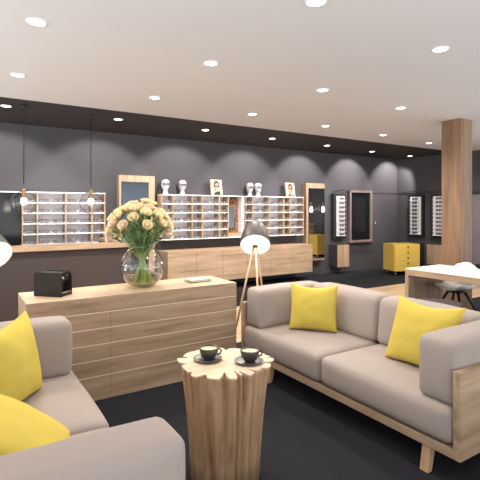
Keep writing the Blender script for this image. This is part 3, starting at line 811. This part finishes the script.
# counter at the far right, seen only in the mirror
bar = thing('side_counter', 'wooden counter out of view on the right, seen reflected in the mirror', 'counter', (9.67, 3.85, 0))
MB().box(-.66, .66, 0, .5, 0, 1.06).obj('front_panel', ['oak_x'], bar); MB().box(-.67, .67, -.03, .53, 1.061, 1.11).obj('worktop', ['oak_top'], bar)
make_pendant('clear globe pendant over the side counter, left in the mirror reflection', 9.53, 5.1, 1.63)
make_pendant('clear globe pendant over the side counter, right in the mirror reflection', 10.04, 5.1, 1.63)

# ---------------------------------------------------------------- white table, stool and chair
tb = thing('table', 'long white-topped table with oak edge and end panel, at the right edge', 'table', (5.31, 2.0, 0))
MB().box(0, .82, 0, 2.02, .665, .745, bevel=.002).obj('table_frame', ['oak_y'], tb)
MB().box(0.002, .818, 0.002, 2.018, .7455, .755).obj('table_top', ['white_top'], tb, label='white table top surface')
MB().box(0, .82, 1.97, 2.02, 0, .664).obj('end_panel', ['oak_z'], tb)
MB().box(0, .82, 0, .05, 0, .664).obj('end_panel', ['oak_z'], tb)
stl = thing('stool', 'dark grey round-seated stool tucked beside the white table', 'stool', (4.86, 3.2, 0))
MB().lathe([(.001, .40), (.20, .40), (.265, .415), (.28, .44), (.27, .462), (.22, .47), (.001, .468)], 40).obj('seat', ['stool'], stl, True)
for a in (45, 135, 225, 315):
    ca, sa = math.cos(R(a)), math.sin(R(a)); MB().tube([(ca * .25, sa * .25, 0), (ca * .16, sa * .16, .40)], [.012, .017], 10).obj('leg', ['black_matte'], stl, True)
ch = thing('shell_chair', 'white shell chair with dark splayed legs behind the white table', 'chair', (6.03, 3.70, 0), R(-90))
def shell(m, th):
    g = []; N = 18
    for j in range(N + 1):        # along seat->back
        s = j / N
        if s < .5: y = -.22 + .4 * s / .5; z = .47 - .02 * math.sin(math.pi * s / .5)
        else:
            q = (s - .5) / .5; y = .18 + .10 * math.sin(q * math.pi / 2); z = .47 + .34 * q ** 1.3
        row = []
        for i in range(N + 1):
            u = 2 * i / N - 1; w = .235 * (1 - .25 * max(0, (s - .75) / .25) ** 2 * 1.6) * (1 - .12 * max(0, (.15 - s) / .15))
            bow = .06 * u * u if s < .5 else .06 * u * u * (1 - (s - .5)); 
            yy = y - (.08 * u * u * max(0, s - .45))
            zz = z + (bow if s < .55 else bow * .4) - (.05 * u * u * max(0, (s - .8) / .2))
            row.append(Vector((u * w, yy, zz)))
        g.append(row)
    a = [[m.bm.verts.new(p) for p in r] for r in g]; b = [[m.bm.verts.new(p + Vector((0, .006, -th))) for p in r] for r in g]
    N_ = N
    for j in range(N_):
        for i in range(N_):
            m.bm.faces.new((a[j][i], a[j][i + 1], a[j + 1][i + 1], a[j + 1][i])); m.bm.faces.new((b[j][i], b[j + 1][i], b[j + 1][i + 1], b[j][i + 1]))
    for j in range(N_):
        m.bm.faces.new((a[j][0], a[j + 1][0], b[j + 1][0], b[j][0])); m.bm.faces.new((a[j][N_], b[j][N_], b[j + 1][N_], a[j + 1][N_]))
    for i in range(N_):
        m.bm.faces.new((a[0][i], b[0][i], b[0][i + 1], a[0][i + 1])); m.bm.faces.new((a[N_][i], a[N_][i + 1], b[N_][i + 1], b[N_][i]))
m = MB(); shell(m, .03); m.obj('seat_shell', ['white_top'], ch, True)
for sx, sy in ((-1, -1), (1, -1), (-1, 1), (1, 1)):
    MB().tube([(sx * .24, sy * .24, 0), (sx * .08, sy * .08, .40)], [.013, .02], 10).obj('leg', ['black_matte'], ch, True)
MB().lathe([(.001, .395), (.11, .395), (.11, .425), (.001, .425)], 24).obj('seat_mount', ['black_matte'], ch, True)

# ---------------------------------------------------------------- world + camera
w = bpy.data.worlds.new('world'); S.world = w; w.use_nodes = True
wn = w.node_tree; bg = wn.nodes['Background']
# world light through open sides: bright lower half added for the ceiling, softer above
gtc = wn.nodes.new('ShaderNodeTexCoord'); sep = wn.nodes.new('ShaderNodeSeparateXYZ'); gr = wn.nodes.new('ShaderNodeValToRGB')
mr = wn.nodes.new('ShaderNodeMapRange'); mr.inputs['From Min'].default_value = -1; mr.inputs['From Max'].default_value = 1
wn.links.new(gtc.outputs['Generated'], sep.inputs[0]); wn.links.new(sep.outputs['Z'], mr.inputs['Value']); wn.links.new(mr.outputs[0], gr.inputs['Fac'])
gr.color_ramp.elements[0].position = .47; gr.color_ramp.elements[0].color = (.95, .97, 1, 1)
gr.color_ramp.elements[1].position = .55; gr.color_ramp.elements[1].color = (.28, .29, .30, 1)
wn.links.new(gr.outputs['Color'], bg.inputs['Color']); bg.inputs['Strength'].default_value = 3.5
cam = bpy.data.cameras.new('camera'); co = bpy.data.objects.new('camera', cam); C.objects.link(co); S.camera = co
co.location = (0, 0, 1.58); co.rotation_euler = (R(90), 0, R(-32.3))
cam.sensor_width = 36; cam.lens = 33.0; cam.shift_y = -30 / 480; cam.clip_start = .05
S.view_settings.view_transform = 'Standard'; S.view_settings.look = 'None'; S.view_settings.gamma = 1; S.view_settings.use_curve_mapping = False
S.view_settings.exposure = 0
S.cycles.max_bounces = 8; S.cycles.transparent_max_bounces = 16
S.cycles.caustics_reflective = False; S.cycles.caustics_refractive = False
S.cycles.sample_clamp_indirect = 4
